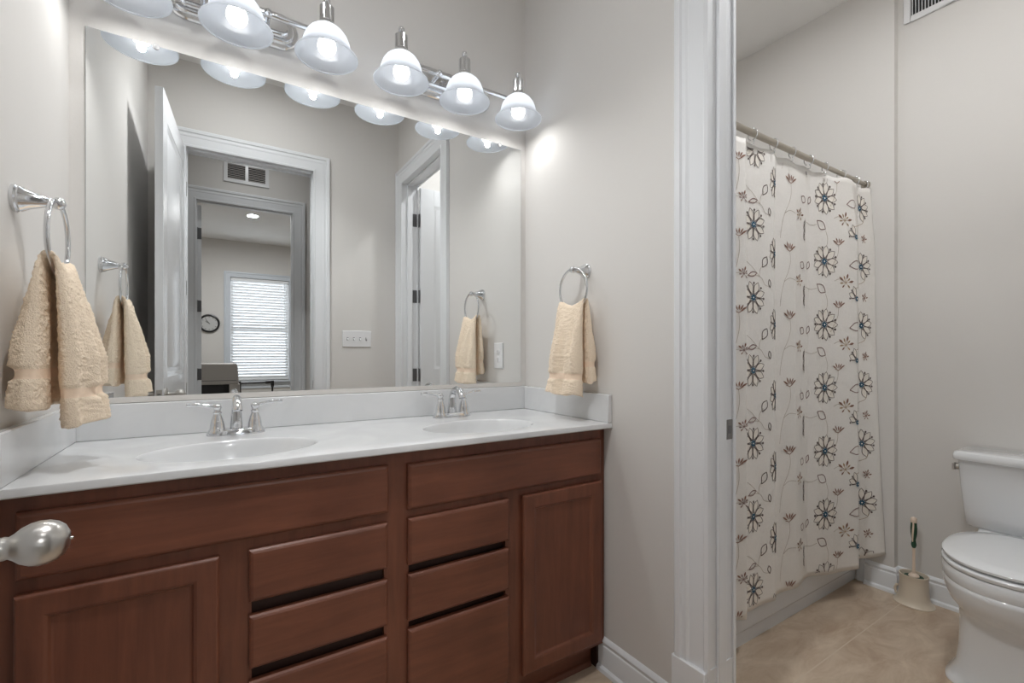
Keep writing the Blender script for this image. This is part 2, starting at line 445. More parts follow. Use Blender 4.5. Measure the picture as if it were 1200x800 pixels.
d2 = door_slab('door_2', .745, 2.49, 'white toilet room door swung open into the toilet room, seen in the mirror')
knob(d2, .683, .972)
for z in (2.234, 1.633, 1.013, .25):
    mb = MB(); mb.box(-.0075, -.0045, .002, .032, z - .05, z + .05); mb.box(-.052, -.006, -.0038, -.0012, z - .05, z + .05); mb.lathe([(.0065, z - .052), (.0065, z + .052)], (-.006, -.004, 0), seg=10)
    mb.build('hinge', HINGE, d2)
d2.location = (PT + .018, WY0 + .004, 0)
d3 = door_slab('door_3', .75, 2.49, 'white far room door opened into the far room, seen edge-on in the mirror')
knob(d3, .69, .972)
for z in (2.24, 1.60, 1.0, .3):
    mb = MB(); mb.box(-.004, 0, .002, .034, z - .05, z + .05); mb.lathe([(.007, z - .052), (.007, z + .052)], (-.006, .002, 0), seg=10); mb.build('hinge', HINGE, d3)
d3.location = (HX0 + .006, HY - .125, 0); d3.rotation_euler = (0, 0, R(-99))

# ------------------------------------------------------------------ window in the far room
wn = thing('window_1', ((wx0 + wx1) / 2, BY, wz0), 'far window with closed white blinds, seen through both doorways in the mirror', 'window', kind='structure')
mb = MB(); C2 = [(0, 0), (0, .014), (.012, .018), (.06, .018), (.07, .026), (.09, .026), (.09, 0)]
mb.sweep(lambda w, t: [(wx0 - w, BY + t, wz0 - .02), (wx0 - w, BY + t, wz1 + w), (wx1 + w, BY + t, wz1 + w), (wx1 + w, BY + t, wz0 - .02)], C2)
mb.build('window_casing', BLUETRIM, wn, smooth=30)
mb = MB(); mb.box(wx0 - .11, wx1 + .11, BY, BY + .06, wz0 - .03, wz0); mb.box(wx0 - .09, wx1 + .09, BY, BY + .016, wz0 - .13, wz0 - .03); mb.build('window_sill', BLUETRIM, wn, bevel=.004)
mb = MB(); zm = (wz0 + wz1) / 2
mb.box(wx0, wx0 + .045, BY - .10, BY - .06, wz0, wz1); mb.box(wx1 - .045, wx1, BY - .10, BY - .06, wz0, wz1)
for z0, z1 in ((wz0, wz0 + .05), (zm - .03, zm + .03), (wz1 - .05, wz1)): mb.box(wx0 + .045, wx1 - .045, BY - .10, BY - .06, z0, z1)
mb.build('sash', TRIM, wn)
box('window_pane', GLASS, wx0 + .045, wx1 - .045, BY - .082, BY - .078, wz0 + .05, wz1 - .05, wn)
bl = thing('venetian_blind', ((wx0 + wx1) / 2, BY - .03, wz0), 'white horizontal-slat blind drawn down over the far window', 'blind')
box('head_rail', SLAT, wx0 + .008, wx1 - .008, BY - .055, BY - .012, wz1 - .05, wz1 - .004, bl, bevel=.002)
nsl = 34; zt = wz1 - .06; zbm = wz0 + .03
for i in range(nsl):
    z = lerp(zt, zbm + .03, i / (nsl - 1)); a = R(58)
    M = Matrix.Translation((0, BY - .034, z)) @ Matrix.Rotation(a, 4, 'X')
    mb = MB(); mb.box(wx0 + .01, wx1 - .01, -.025, .025, -.0014, .0014, M); mb.build('slat', SLAT, bl)
box('bottom_rail', SLAT, wx0 + .01, wx1 - .01, BY - .055, BY - .015, zbm - .015, zbm + .008, bl, bevel=.002)
for x in (wx0 + .12, (wx0 + wx1) / 2, wx1 - .12): MB().tube([(x, BY - .008, zt), (x, BY - .008, zbm)], .0015, 6).build('ladder_cord', SLAT, bl)
MB().tube([(wx1 - .07, BY - .005, wz1 - .04), (wx1 - .07, BY - .004, wz1 - .75)], .004, 8).build('tilt_wand', SLAT, bl)

# ------------------------------------------------------------------ vanity cabinet
YF = -.546          # front of doors
FF = YF + .019      # face frame front
van = thing('vanity_cabinet', (-W / 2, -.27, 0), 'long reddish-brown wooden double vanity cabinet under the white countertop', 'cabinet')
XL, XR = -1.576, -.004
mb = MB()
fz0, fz1 = .100, .903
for x0, x1 in ((XL, -1.535), (-1.235, -1.152), (-.832, -.761), (-.437, -.362), (-.045, XR)): mb.box(x0, x1, FF, FF + .019, fz0, fz1)
for a, b in ((-1.535, -1.235), (-1.152, -.832), (-.761, -.437), (-.362, -.045)):
    mb.box(a, b, FF, FF + .019, .855, fz1); mb.box(a, b, FF, FF + .019, .70, .75); mb.box(a, b, FF, FF + .019, fz0, .135)
mb.build('face_frame', WOODV, van)
for a, b in ((-1.152, -.832), (-.761, -.437)):
    for z in (.570, .413): box('shaded_gap_rail', WOODD, a, b, FF + .014, FF + .030, z - .02, z + .02, van)  # set-back strips coloured near black for the shade between drawers
mb = MB(); mb.box(XL, XL + .018, FF + .019, -.002, .0, fz1); mb.box(XR - .018, XR, FF + .019, -.03, .0, fz1); mb.box(XL + .018, XR - .018, FF + .019, -.002, .10, .118)
mb.box(XL + .018, XR - .018, -.012, -.002, .118, fz1)
mb.build('carcass', WOODD, van)
mb = MB(); mb.box(XL + .018, XR - .018, -.475, -.458, 0, .10)
mb.loft([[(x, -.475 - t, z) for t, z in ((0, 0), (.014, 0), (.013, .008), (.008, .015), (0, .018))] for x in (XL + .02, XR - .026)])
mb.build('toe_kick', WOODH, van)
def slab_front(name, x0, x1, z0, z1):
    mb = MB()
    prof = [(0, FF), (0, YF + .006), (.004, YF + .002), (.009, YF)]
    mb.loft([[(x0 + i, y, z0 + i), (x1 - i, y, z0 + i), (x1 - i, y, z1 - i), (x0 + i, y, z1 - i)] for i, y in prof])
    return mb.build(name, WOODH, van)
def panel_door(x0, x1, z0, z1, fw=.052):
    mb = MB()
    prof = [(0, FF), (0, YF + .005), (.003, YF + .001), (.006, YF), (fw - .010, YF), (fw - .004, YF + .002), (fw, YF + .0075), (fw + .004, YF + .0085)]
    mb.loft([[(x0 + i, y, z0 + i), (x1 - i, y, z0 + i), (x1 - i, y, z1 - i), (x0 + i, y, z1 - i)] for i, y in prof])
    d = mb.build('door', WOODV, van)
    return d
slab_front('false_front', -1.548, -.824, .740, .870)
slab_front('false_front', -.768, -.032, .736, .865)
for z0, z1 in ((.587, .711), (.429, .555), (.128, .399)): slab_front('drawer_front', -1.158, -.826, z0, z1)
for z0, z1 in ((.579, .711), (.421, .553), (.124, .398)): slab_front('drawer_front', -.767, -.431, z0, z1)
panel_door(-1.550, -1.218, .121, .710)
panel_door(-.377, -.030, .121, .711)

# ------------------------------------------------------------------ countertop with two integral basins
ZT = .924; SINKS = ((-1.182, -.358), (-.440, -.362)); SA, SB = .207, .143
top = thing('vanity_countertop', (-W / 2, -.28, ZT - .02), 'glossy white double-sink countertop on the brown vanity', 'countertop')
bm = bmesh.new()
x0, x1, y0, y1 = -W + .001, -.001, -.566, -.001
def loop(pts):
    v = [bm.verts.new(p) for p in pts]; return [bm.edges.new((v[i], v[(i + 1) % len(v)])) for i in range(len(v))]
ed = loop([(x0, y0 + .004, ZT), (x1, y0 + .004, ZT), (x1, y1, ZT), (x0, y1, ZT)])
NS = 72
for sx, sy in SINKS: ed += loop([(sx + SA * cos(2 * pi * i / NS), sy + SB * sin(2 * pi * i / NS), ZT) for i in range(NS)])
bmesh.ops.triangle_fill(bm, edges=ed, use_beauty=True)
mb = MB(); mb.bm.free(); mb.bm = bm
sec = [(y0 + .004, ZT), (y0 + .0012, ZT - .0012), (y0, ZT - .004), (y0, ZT - .017), (y0 + .003, ZT - .020), (y0 + .03, ZT - .020)]
mb.loft([[(x, y, z) for y, z in sec] for x in (x0, x1)], False, False, close=False)
mb.box(x0, x1, y0 + .03, y0 + .032, ZT - .0205, ZT - .0195)
mb.build('slab', MARBLE, top, smooth=30)
for sx, sy in SINKS:
    prof = [(1.0, 0), (.985, .0012), (.965, .006), (.94, .020), (.89, .048), (.80, .080), (.66, .105), (.46, .120), (.25, .127), (.11, .130)]
    mb = MB(); mb.loft([[(sx + SA * k * cos(2 * pi * i / NS), sy + .02 * (1 - k) + SB * k * sin(2 * pi * i / NS), ZT - d) for i in range(NS)] for k, d in prof], False, False)
    bs = mb.build('sink_basin', MARBLE, top, smooth=60)
    mb = MB(); mb.lathe([(.024, ZT - .1285), (.022, ZT - .1265), (.017, ZT - .128), (.016, ZT - .126), (.012, ZT - .1235), (.001, ZT - .1225)], (sx, sy + .018, 0)); mb.build('drain', CHROME, bs, smooth=40)
box('backsplash', MARBLE, x0, x1, -.020, -.001, ZT, ZT + .104, top, bevel=.003)
box('side_splash', MARBLE, -.020, -.001, -.566, -.020, ZT, ZT + .104, top, bevel=.003)
box('side_splash', MARBLE, -W + .001, -W + .020, -.566, -.020, ZT, ZT + .104, top, bevel=.003)

# ------------------------------------------------------------------ faucets
def faucet(cx, cy, label):
    r = thing('faucet', (cx, cy, ZT), label, 'faucet', 'faucets on the vanity counter')
    mb = MB(); z = ZT
    rings = []
    for k, h, n in ((1.0, 0, 2.6), (1.0, .004, 2.6), (.97, .008, 2.6), (.90, .013, 2.5), (.80, .017, 2.5), (.70, .0185, 2.5)): rings.append(sell(cx, cy, .080 - .03 * (1 - k), .028 * k, n, z + h))
    mb.loft(rings); mb.build('base_plate', CHROME, r, smooth=40)
    for s_ in (-1, 1):
        hx = cx + s_ * .051
        mb = MB(); mb.lathe([(.0265, .004), (.0265, .012), (.0225, .018), (.0205, .022), (.0195, .034), (.0165, .048), (.0125, .060), (.0105, .066), (.0125, .069), (.0125, .072), (.0095, .075), (.0095, .080), (.0125, .085), (.0125, .091), (.0085, .096), (.001, .098)], (hx, cy, z), seg=24)
        h = mb.build('handle', CHROME, r, smooth=45)
        mb = MB(); pts = []; rr = []
        for i in range(15):
            t = i / 14; pts.append((hx + s_ * (.006 + .074 * t), cy + .004 * t, z + .087 + .010 * t + .004 * sin(t * pi)))
            rr.append(.0058 - .0012 * t + .0016 * math.exp(-((t - .62) / .12) ** 2) + .001 * math.exp(-((t - .95) / .05) ** 2))
        mb.tube(pts, rr, 12); mb.build('lever', CHROME, h, smooth=60)
    mb = MB(); pts = []; rr = []; N = 26
    for i in range(N + 1):
        t = i / N
        if t < .3: p = (0, .004 - .004 * t / .3, .012 + .062 * t / .3)
        else:
            a = (t - .3) / .7 * R(168); p = (0, -.046 + .046 * cos(a), .074 + .040 * sin(a))
        pts.append((cx + p[0], cy + p[1], z + p[2])); rr.append(lerp(.0185, .0125, sstep(t / .45)) + .0012 * math.exp(-((t - .98) / .03) ** 2))
    mb.tube(pts, rr, 20); mb.build('spout', CHROME, r, smooth=50)
    mb = MB(); mb.lathe([(.0025, .012), (.0025, .060), (.0055, .064), (.0062, .069), (.004, .074), (.001, .076)], (cx, cy + .021, z), seg=14); mb.build('lift_rod', CHROME, r, smooth=50)
    return r
faucet(-1.170, -.098, 'chrome two-handle faucet at the left sink, nearer the large towel')
faucet(-.424, -.100, 'chrome two-handle faucet at the right sink, nearer the corner')

# ------------------------------------------------------------------ mirror
mz0, mz1, mx0, mx1 = 1.046, 2.125, -1.543, -.028
mr = thing('wall_mirror', ((mx0 + mx1) / 2, -.004, mz0), 'large frameless mirror above the double vanity', 'mirror')
mb = MB(); e = .006
mb.loft([[(mx0, -.0015, mz0), (mx1, -.0015, mz0), (mx1, -.0015, mz1), (mx0, -.0015, mz1)], [(mx0, -.0055, mz0), (mx1, -.0055, mz0), (mx1, -.0055, mz1), (mx0, -.0055, mz1)], [(mx0 + .001, -.0065, mz0 + .001), (mx1 - .001, -.0065, mz0 + .001), (mx1 - .001, -.0065, mz1 - .001), (mx0 + .001, -.0065, mz1 - .001)]])
for f_ in mb.bm.faces: f_.normal_update(); f_.material_index = 0 if abs(f_.normal.y) > .95 and f_.calc_center_median().y < -.006 else 1
mb.build('glass', [MIRROR, EDGE], mr)
box('bottom_channel', CHAN, mx0 + .001, mx1 - .001, -.0095, -.001, 1.0295, mz0 + .0005, mr)
for x in (-1.38, -.145):
    mb = MB(); mb.lathe([(.009, -.0066), (.009, -.0095), (.006, -.011), (.001, -.0113)], (x, 0, mz1 - .003), 'y', 16); mb.build('mirror_clip', CLEAR, mr, smooth=40)

# ------------------------------------------------------------------ vanity lights
LX = (-1.430, -1.170, -.908, -.648, -.388, -.132)
LY, RZ = -.140, 2.180
def vanity_light(i0, label):
    xs = LX[i0:i0 + 3]; cx = xs[1]
    r = thing('vanity_light', (cx, 0, 2.297), label, 'light fixture', 'three-lamp vanity lights above the mirror')
    mb = MB(); zc = 2.297
    def stad(hw, hh, y):
        pts = []
        for k in range(17): a = -pi / 2 + pi * k / 16; pts.append((cx + hw - hh + hh * cos(a), y, zc + hh * sin(a)))
        for k in range(17): a = pi / 2 + pi * k / 16; pts.append((cx - hw + hh + hh * cos(a), y, zc + hh * sin(a)))
        return pts
    mb.loft([stad(hw, hh, y) for hw, hh, y in ((.192, .062, -.0005), (.192, .062, -.008), (.188, .058, -.013), (.178, .048, -.014), (.176, .046, -.020), (.172, .042, -.024), (.160, .030, -.025), (.158, .028, -.031), (.154, .024, -.034), (.144, .014, -.035))])
    mb.build('backplate', CHROME, r, smooth=35)
    mb = MB(); mb.tube([(xs[0] - .0, -.088, 2.290), (xs[2] + .0, -.088, 2.290)], .0095, 16)
    for x in (cx - .09, cx + .09): mb.tube([(x, -.03, 2.290), (x, -.088, 2.290)], .008, 12)
    for x in (cx - .09, cx + .09): mb.lathe([(.013, -.0965), (.013, -.1), (.009, -.106), (.001, -.109)], (x, 0, 2.290), 'y', 14)
    mb.build('crossbar', CHROME, r, smooth=40)
    for x in xs:
        mb = MB(); mb.tube([(x, -.088, 2.290), (x, -.105, 2.291), (x, LY + .018, 2.293)], .008, 12)
        mb.build('arm', CHROME, r, smooth=40)
        mb = MB(); z0 = RZ + .103
        mb.lathe([(.029, z0 - .002), (.030, z0 + .004), (.027, z0 + .010), (.022, z0 + .014), (.0225, z0 + .017)], (x, LY, 0), seg=24)
        rings = []
        for h in (z0 + .017, z0 + .066):
            rings.append([(x + (.0232 if k % 2 else .0218) * cos(2 * pi * k / 48), LY + (.0232 if k % 2 else .0218) * sin(2 * pi * k / 48), h) for k in range(48)])
        mb.loft(rings)
        mb.lathe([(.0225, z0 + .066), (.018, z0 + .071), (.007, z0 + .074), (.006, z0 + .078), (.0105, z0 + .083), (.0118, z0 + .089), (.009, z0 + .096), (.001, z0 + .100)], (x, LY, 0), seg=24)
        mb.build('socket', CHROME, r, smooth=35)
        mb = MB()
        P = [(.100, 0), (.1005, .003), (.097, .0065), (.0885, .016), (.0805, .026), (.0765, .036), (.0735, .050), (.0665, .068), (.055, .084), (.041, .096), (.026, .103)]
        out = [(a, RZ + b) for a, b in P]; inn = [(a - .004, RZ + b + .0012) for a, b in P]
        mb.lathe(inn[::-1] + out, (x, LY, 0), seg=40, cap0=False, cap1=False)
        sh = mb.build('lamp_shade', FROST, r, smooth=50)
        mb = MB(); mb.lathe([(.001, 2.186), (.012, 2.1885), (.021, 2.195), (.027, 2.204), (.0295, 2.214), (.028, 2.225), (.023, 2.238), (.017, 2.250), (.014, 2.262), (.0135, 2.280)], (x, LY, 0), seg=24)
        mb.build('bulb', BULBM, sh, smooth=60)
        ld = bpy.data.lights.new('bulb_light', 'SPOT'); ld.energy = SPOT; ld.spot_size = R(178); ld.spot_blend = .8; ld.shadow_soft_size = .012; ld.color = (1.0, 1.0, .995)
        lo = bpy.data.objects.new('bulb_light', ld); COL.objects.link(lo); lo.parent = sh; lo.location = Vector((x, LY, 2.176)) - WL(sh)
    return r
vanity_light(0, 'left chrome vanity light with three frosted bell shades, cut by the frame top')
vanity_light(3, 'right chrome vanity light with three frosted bell shades, near the corner')

# ------------------------------------------------------------------ towel rings and towels
RY, RZC, RR = -.426, 1.424, .080
def towel_ring(wx, d, label):
    """wx wall plane, d direction into the room"""
    r = thing('towel_ring', (wx, RY, RZC + RR), label, 'towel ring', 'chrome towel rings either side of the vanity')
    z = RZC + RR - .004
    mb = MB()
    prof = [(.0285, 0), (.0285, .006), (.0255, .009), (.0265, .012), (.0235, .017), (.019, .026), (.014, .040), (.0105, .050), (.0085, .054), (.0105, .057), (.0095, .060)]
    mb.lathe([(q, wx + d * h) for q, h in prof], (0, RY, z), 'x', 28); mb.build('post', CHROME, r, smooth=40)
    mb = MB(); mb.lathe([(.0075, wx + d * .058), (.0125, wx + d * .064), (.0135, wx + d * .070), (.011, wx + d * .077), (.004, wx + d * .081), (.0005, wx + d * .082)], (0, RY, z), 'x', 20); mb.build('finial', CHROME, r, smooth=50)
    mb = MB(); mb.torus((wx + d * .068, RY, RZC), RR, .0048, 'x', 56, 12); mb.build('ring', CHROME, r, smooth=60)
    return r
towel_ring(-W, 1, 'chrome towel ring on the left wall, holding the larger-looking towel')
towel_ring(0, -1, 'chrome towel ring on the partition wall right of the mirror')

def towel(wx, d, label, seed, zf, zb, hwf, hwb, lean, thf=.032, thb=.025):
    """folded terry hand towel pulled through the ring: room-side fall to zf, wall-side fall to zb, ONE closed bundle"""
    rt = thing('hand_towel', (wx + d * .07, RY, zf), label, 'towel', 'peach hand towels on the rings')
    zr = RZC - RR + .001; rad = .0125; NS = 132
    st = []      # (n, z, nx, nz, hw, th, k, fall, fromhem)
    def fall(f, ze, hwE, thE):
        L = zr - ze; N = int(L / .0022); o = []
        for i in range(N + 1):
            k = i / N; z = zr - L * k; fh = L - L * k
            th = lerp(.0060, thE, min(1, k / .55) ** .75)
            hw = lerp(.072, hwE, min(1, k * 1.1))
            band = math.exp(-((fh - .070) / .013) ** 4)
            hem = sstep(1 - fh / .058)
            th *= 1 - .06 * band + .12 * hem; hw *= 1 - .03 * band + .06 * hem
            if fh < .006: q = sqrt(max(.02, 1 - (1 - fh / .006) ** 2)); th = max(.003, th * lerp(.55, 1, q)); hw *= lerp(.97, 1, q)
            n = .068 + f * (rad + max(0, th - .006) * (1.0 if f > 0 else .80) + (.006 * k if f > 0 else 0))
            o.append((n, z, f, 0, hw, th, k, f, fh, band))
        return o
    A = fall(1, zf, hwf, thf)[::-1]; B = fall(-1, zb, hwb, thb)
    arc = []
    for i in range(1, 14):
        a = pi * i / 14; arc.append((.068 + rad * cos(a), zr + rad * sin(a), cos(a), sin(a), .072, .0060, 0, 0, 1, 0))
    mb = MB(); rings = []; bands = []
    for (n, z, nx, nz, hw, th, k, f, fh, band) in A + arc + B:
        ring = []
        for j in range(NS):
            t = 2 * pi * j / NS; c, q = cos(t), sin(t)
            v = (1 if c >= 0 else -1) * abs(c) ** .62
            face = 1 if q >= 0 else -1
            depth = abs(q) ** .62
            ph = seed * 2.1 + (1.3 if f < 0 else 0)
            crease = sstep(k / .25) * (1 - .5 * band)
            pl = 1 + crease * (.42 * cos(v * 5.2 + ph + .9 * sin(2.4 * k + seed)) + .24 * cos(v * 11 + 2 * ph + 1.5 * k)) if face > 0 else 1 + crease * .12 * cos(v * 5 + ph)
            # a soft V-shaped hollow where the cloth is gathered at the ring
            off = th * depth * pl
            y = RY + v * hw + lean * k * (1 if f >= 0 else -.5) + .004 * sin(k * 8 + seed + v * 2) * k
            lift = .026 * v * v * (1 - sstep(k * 3))
            zz = z + lift + (.005 * sin(v * 4 + seed * 2 + face) * sstep(1 - fh / .05))
            tx = (noise.noise(Vector((y * 240, zz * 240, off * 240 + seed))) * .0030 + noise.noise(Vector((y * 75, zz * 75, seed + face * 3))) * .0014) * (1 - .9 * band)
            off += tx
            pn, pz = n + nx * face * off, zz + nz * face * off
            ring.append((wx + d * max(.008, pn), y, pz))
        rings.append(ring); bands.append(band)
    V = [[mb.bm.verts.new(p) for p in r] for r in rings]
    for i in range(len(V) - 1):
        mb.mi = 1 if bands[i] > .5 and bands[i + 1] > .5 else 0
        for j in range(NS): mb._f([V[i][j], V[i][(j + 1) % NS], V[i + 1][(j + 1) % NS], V[i + 1][j]])
    mb.mi = 0; mb._f(V[0]); mb._f(V[-1])
    mb.build('terry_cloth', [TERRY, TERRYB], rt, smooth=180)
    return rt
towel(-W, 1, 'peach terry hand towel hanging at far left, close to the camera', 1, 1.024, 1.066, .084, .092, .014, .025, .022)
towel(0, -1, 'peach terry hand towel hanging on the partition wall right of the mirror', 2, 1.022, 1.068, .094, .080, .010, .024, .023)

# ------------------------------------------------------------------ outlets, switches, vents
def outlet(wx, d, y, z, label):
    r = thing('outlet', (wx, y, z), label, 'outlet', 'white duplex outlets above the counter ends')
    mb = MB(); mb.box(min(wx, wx + d * .006), max(wx, wx + d * .006), y - .044, y + .044, z - .066, z + .066); mb.build('cover_plate', PLAST, r, bevel=.004)
    for s_ in (-1, 1):
        zc = z + s_ * .020
        mb = MB(); mb.lathe([(.0165, wx + d * .0055), (.0165, wx + d * .0085), (.015, wx + d * .009)], (0, y, zc), 'x', 24)
        rc = mb.build('receptacle', PLAST, r, smooth=40)
        mb = MB()
        for dy in (-.006, .006): mb.box(min(wx + d * .0088, wx + d * .0094), max(wx + d * .0088, wx + d * .0094), y + dy - .0012, y + dy + .0012, zc - .001, zc + .008)
        mb.lathe([(.0024, wx + d * .0088), (.0024, wx + d * .0094)], (0, y, zc - .007), 'x', 12)
        mb.build('slot', PLASTD, rc)
outlet(0, -1, -.252, 1.168, 'white outlet on the partition wall beside the towel, seen in the mirror')
outlet(-W, 1, -.262, 1.185, 'white outlet on the left wall behind the large towel, seen in the mirror')
sw = thing('light_switch', (-.3225, YS, 1.293), 'white four-gang switch plate between two doorways, seen in the mirror', 'light switch')
box('cover_plate', PLAST, -.430, -.215, YS, YS + .006, 1.232, 1.354, sw, bevel=.004)
for i in range(4):
    x = -.3915 + i * .046; t = -1 if i < 3 else 1
    mb = MB(); mb.box(x - .006, x + .006, YS + .0055, YS + .0075, 1.280, 1.304); p = mb.build('switch_slot', PLASTD, sw)
    mb = MB(); mb.loft([[(x - .005, YS + .006, 1.292 + q) for q in (-.009, .009)] + [(x + .005, YS + .006, 1.292 + q) for q in (.009, -.009)], [(x - .004, YS + .017, 1.292 + t * .007 + q) for q in (-.004, .004)] + [(x + .004, YS + .017, 1.292 + t * .007 + q) for q in (.004, -.004)]])
    mb.build('toggle', PLAST, sw, bevel=.001)

def grille_y(x0, x1, z0, z1, y, d, label):
    r = thing('air_grille', ((x0 + x1) / 2, y, (z0 + z1) / 2), label, 'air vent')
    mb = MB(); b = .03; xm = (x0 + x1) / 2
    for a in ((x0, x0 + b, z0, z1), (x1 - b, x1, z0, z1), (x0 + b, x1 - b, z0, z0 + b), (x0 + b, x1 - b, z1 - b, z1), (xm - .012, xm + .012, z0 + b, z1 - b)): mb.box(a[0], a[1], min(y, y + d * .012), max(y, y + d * .012), a[2], a[3])
    mb.build('frame', PLAST, r)
    box('backing', BLACK, x0 + b, x1 - b, min(y, y + d * .001), max(y, y + d * .001), z0 + b, z1 - b, r)
    mb = MB(); n = 9
    for i in range(n):
        z = lerp(z0 + b, z1 - b, (i + .5) / n); M = Matrix.Translation((0, y + d * .007, z)) @ Matrix.Rotation(R(-40) * d, 4, 'X')
        for a, c_ in ((x0 + b, xm - .012), (xm + .012, x1 - b)): mb.box(a, c_, -.007, .007, -.001, .001, M)
    mb.build('louvres', GREYM, r)
grille_y(-1.172, -.818, 2.700, 2.892, HY, 1, 'white return air grille above the far doorway, seen in the mirror')
vg = thing('air_register', (XE, -1.04, 2.88), 'white wall air register at the top right above the toilet', 'air vent')
vy0, vy1, vz0, vz1 = -1.235, -.913, 2.800, 2.965
mb = MB(); b = .028
for a in ((vy0, vy0 + b, vz0, vz1), (vy1 - b, vy1, vz0, vz1), (vy0 + b, vy1 - b, vz0, vz0 + b), (vy0 + b, vy1 - b, vz1 - b, vz1)): mb.box(XE - .010, XE, a[0], a[1], a[2], a[3])
mb.build('frame', PLAST, vg, bevel=.002)
box('backing', BLACK, XE - .001, XE, vy0 + b, vy1 - b, vz0 + b, vz1 - b, vg)
mb = MB()
for i in range(22):
    y = lerp(vy0 + b, vy1 - b, (i + .5) / 22); M = Matrix.Translation((XE - .006, y, 0)) @ Matrix.Rotation(R(28), 4, 'Z'); mb.box(-.006, .006, -.001, .001, vz0 + b, vz1 - b, M)
mb.build('louvres', PLAST, vg)

# ------------------------------------------------------------------ recessed ceiling lights, all but the far room one unseen and added
def downlight(x, y, label, power, rad=.062, beam=0):
    r = thing('recessed_light', (x, y, ZC), label, 'ceiling light', 'recessed ceiling lights')
    MB().lathe([(rad + .022, ZC), (rad + .022, ZC - .004), (rad, ZC - .007), (rad - .002, ZC - .002)], (x, y, 0), seg=32, cap0=False, cap1=False).build('trim_ring', PLAST, r, smooth=40)
    MB().lathe([(rad - .002, ZC - .003), (.001, ZC - .0032)], (x, y, 0), seg=32).build('lens', emit('lit_lens', (.985, .995, 1.0), power), r)
    if beam:
        ld = bpy.data.lights.new('fill_beam', 'SPOT'); ld.energy = beam; ld.spot_size = R(112); ld.spot_blend = .6; ld.shadow_soft_size = .05; ld.color = (.985, .995, 1.0)  # added beam that brightens the floor and lower walls
        lo = bpy.data.objects.new('fill_beam', ld); COL.objects.link(lo); lo.parent = r; lo.location = (0, 0, -.06)
downlight(-.814, -5.364, 'lit recessed light in the far room ceiling, seen through both doorways in the mirror', DOWN_FAR)
downlight(.85, -.40, 'unseen recessed light added over the bathtub, placed by the curtain shadow', DOWN_TUB)  # out of view; added where the curtain's shadow points back to
downlight(.62, -1.30, 'unseen recessed light added to brighten the toilet room', FILL_WC)  # added fill for the toilet room, no fixture in view
downlight(-.95, -2.45, 'unseen recessed light added to brighten the hall outside the entry doorway', FILL_HALL)  # added fill for the hall, fixture never in view
downlight(-1.02, -1.12, 'unseen recessed light added to brighten the floor before the vanity', FILL_BATH, beam=FILL_BEAM)  # added out of view, lens and beam both there for brightness

# ------------------------------------------------------------------ bathtub, rod, curtain
tub = thing('bathtub', (.86, -.365, 0), 'white bathtub behind the shower curtain', 'bathtub')
tx0, tx1, ty0 = PT + .002, XF - .002, -.728
mb = MB()
sec = [(ty0 + .006, 0), (ty0 + .006, .052), (ty0 - .003, .062), (ty0 - .004, .070), (ty0 + .004, .30), (ty0 + .004, .352), (ty0 - .002, .362), (ty0, .376), (ty0 + .012, .384)]
mb.loft([[(x, y, z) for y, z in sec] for x in (tx0, tx1)], False, False, close=False)
mb.build('apron', TUBM, tub, smooth=40)
mb = MB(); cxx, cyy = (tx0 + tx1) / 2, (ty0 - .004) / 2
hx, hy = (tx1 - tx0) / 2, (abs(ty0) - .014) / 2
mb.loft([sell(cxx, cyy, hx, hy, 40, .384, 64), sell(cxx, cyy, hx - .06, hy - .06, 6, .384, 64), sell(cxx, cyy, hx - .075, hy - .075, 5, .37, 64), sell(cxx, cyy, hx - .12, hy - .11, 4, .12, 64), sell(cxx, cyy, hx - .2, hy - .16, 3, .07, 64)], False, True)
mb.build('basin', TUBM, tub, smooth=40)
t6 = box('trim_6', TUBM, XF - .010, XF, -.768, -.732, 0, .40, bevel=.002); struct(t6, 'narrow white strip between bathtub and baseboard', 'trim')

YR = -.772; ZRD = 2.046
rod = thing('shower_rod', (.86, YR, ZRD), 'metal shower rod across the tub above the floral curtain', 'curtain rod')
MB().lathe([(.0125, PT + .006), (.0125, 1.0), (.0105, 1.002), (.0105, XF - .006)], (0, YR, ZRD), 'x', 20).build('tube', RODM, rod, smooth=40)
for x, d in ((PT, 1), (XF, -1)): MB().lathe([(.019, x), (.019, x + d * .006), (.0165, x + d * .009), (.0160, x + d * .022)], (0, YR, ZRD), 'x', 24).build('flange', RODM, rod, smooth=40)

RX = [.555, .708, .856, 1.001, 1.150, 1.315, 1.465, 1.572]
order = ['first from the doorway casing', 'second from the doorway casing', 'third from the doorway casing', 'fourth from the doorway casing', 'fourth from the shower end wall', 'third from the shower end wall', 'second from the shower end wall', 'at the end wall']
proto = None
for i, x in enumerate(RX):
    if proto is None:
        r = thing('curtain_ring', (x, YR, ZRD), 'wire curtain ring on the shower rod, ' + order[0], 'curtain ring', 'curtain rings on the shower rod')
        mb = MB(); pts = []
        for k in range(25):
            a = R(-70) + R(320) * k / 24; pts.append((x + .004 * sin(k / 24 * pi), YR + .019 * cos(a), ZRD - .006 + .022 * sin(a)))
        mb.tube(pts, .0024, 8); mb.build('wire', CHROME, r, smooth=60)
        mb = MB(); mb.tube([(x, YR - .002, ZRD - .026), (x, YR - .008, ZRD - .034), (x, YR - .006, ZRD - .044), (x, YR + .004, ZRD - .044)], .0022, 8); mb.build('hook', CHROME, r, smooth=60)
        proto = r
    else:
        c_ = copy_tree(proto); c_.location = (x, YR, ZRD); c_.rotation_euler = (0, 0, random.uniform(-.5, .5))
        c_['label'] = 'wire curtain ring on the shower rod, ' + order[i]

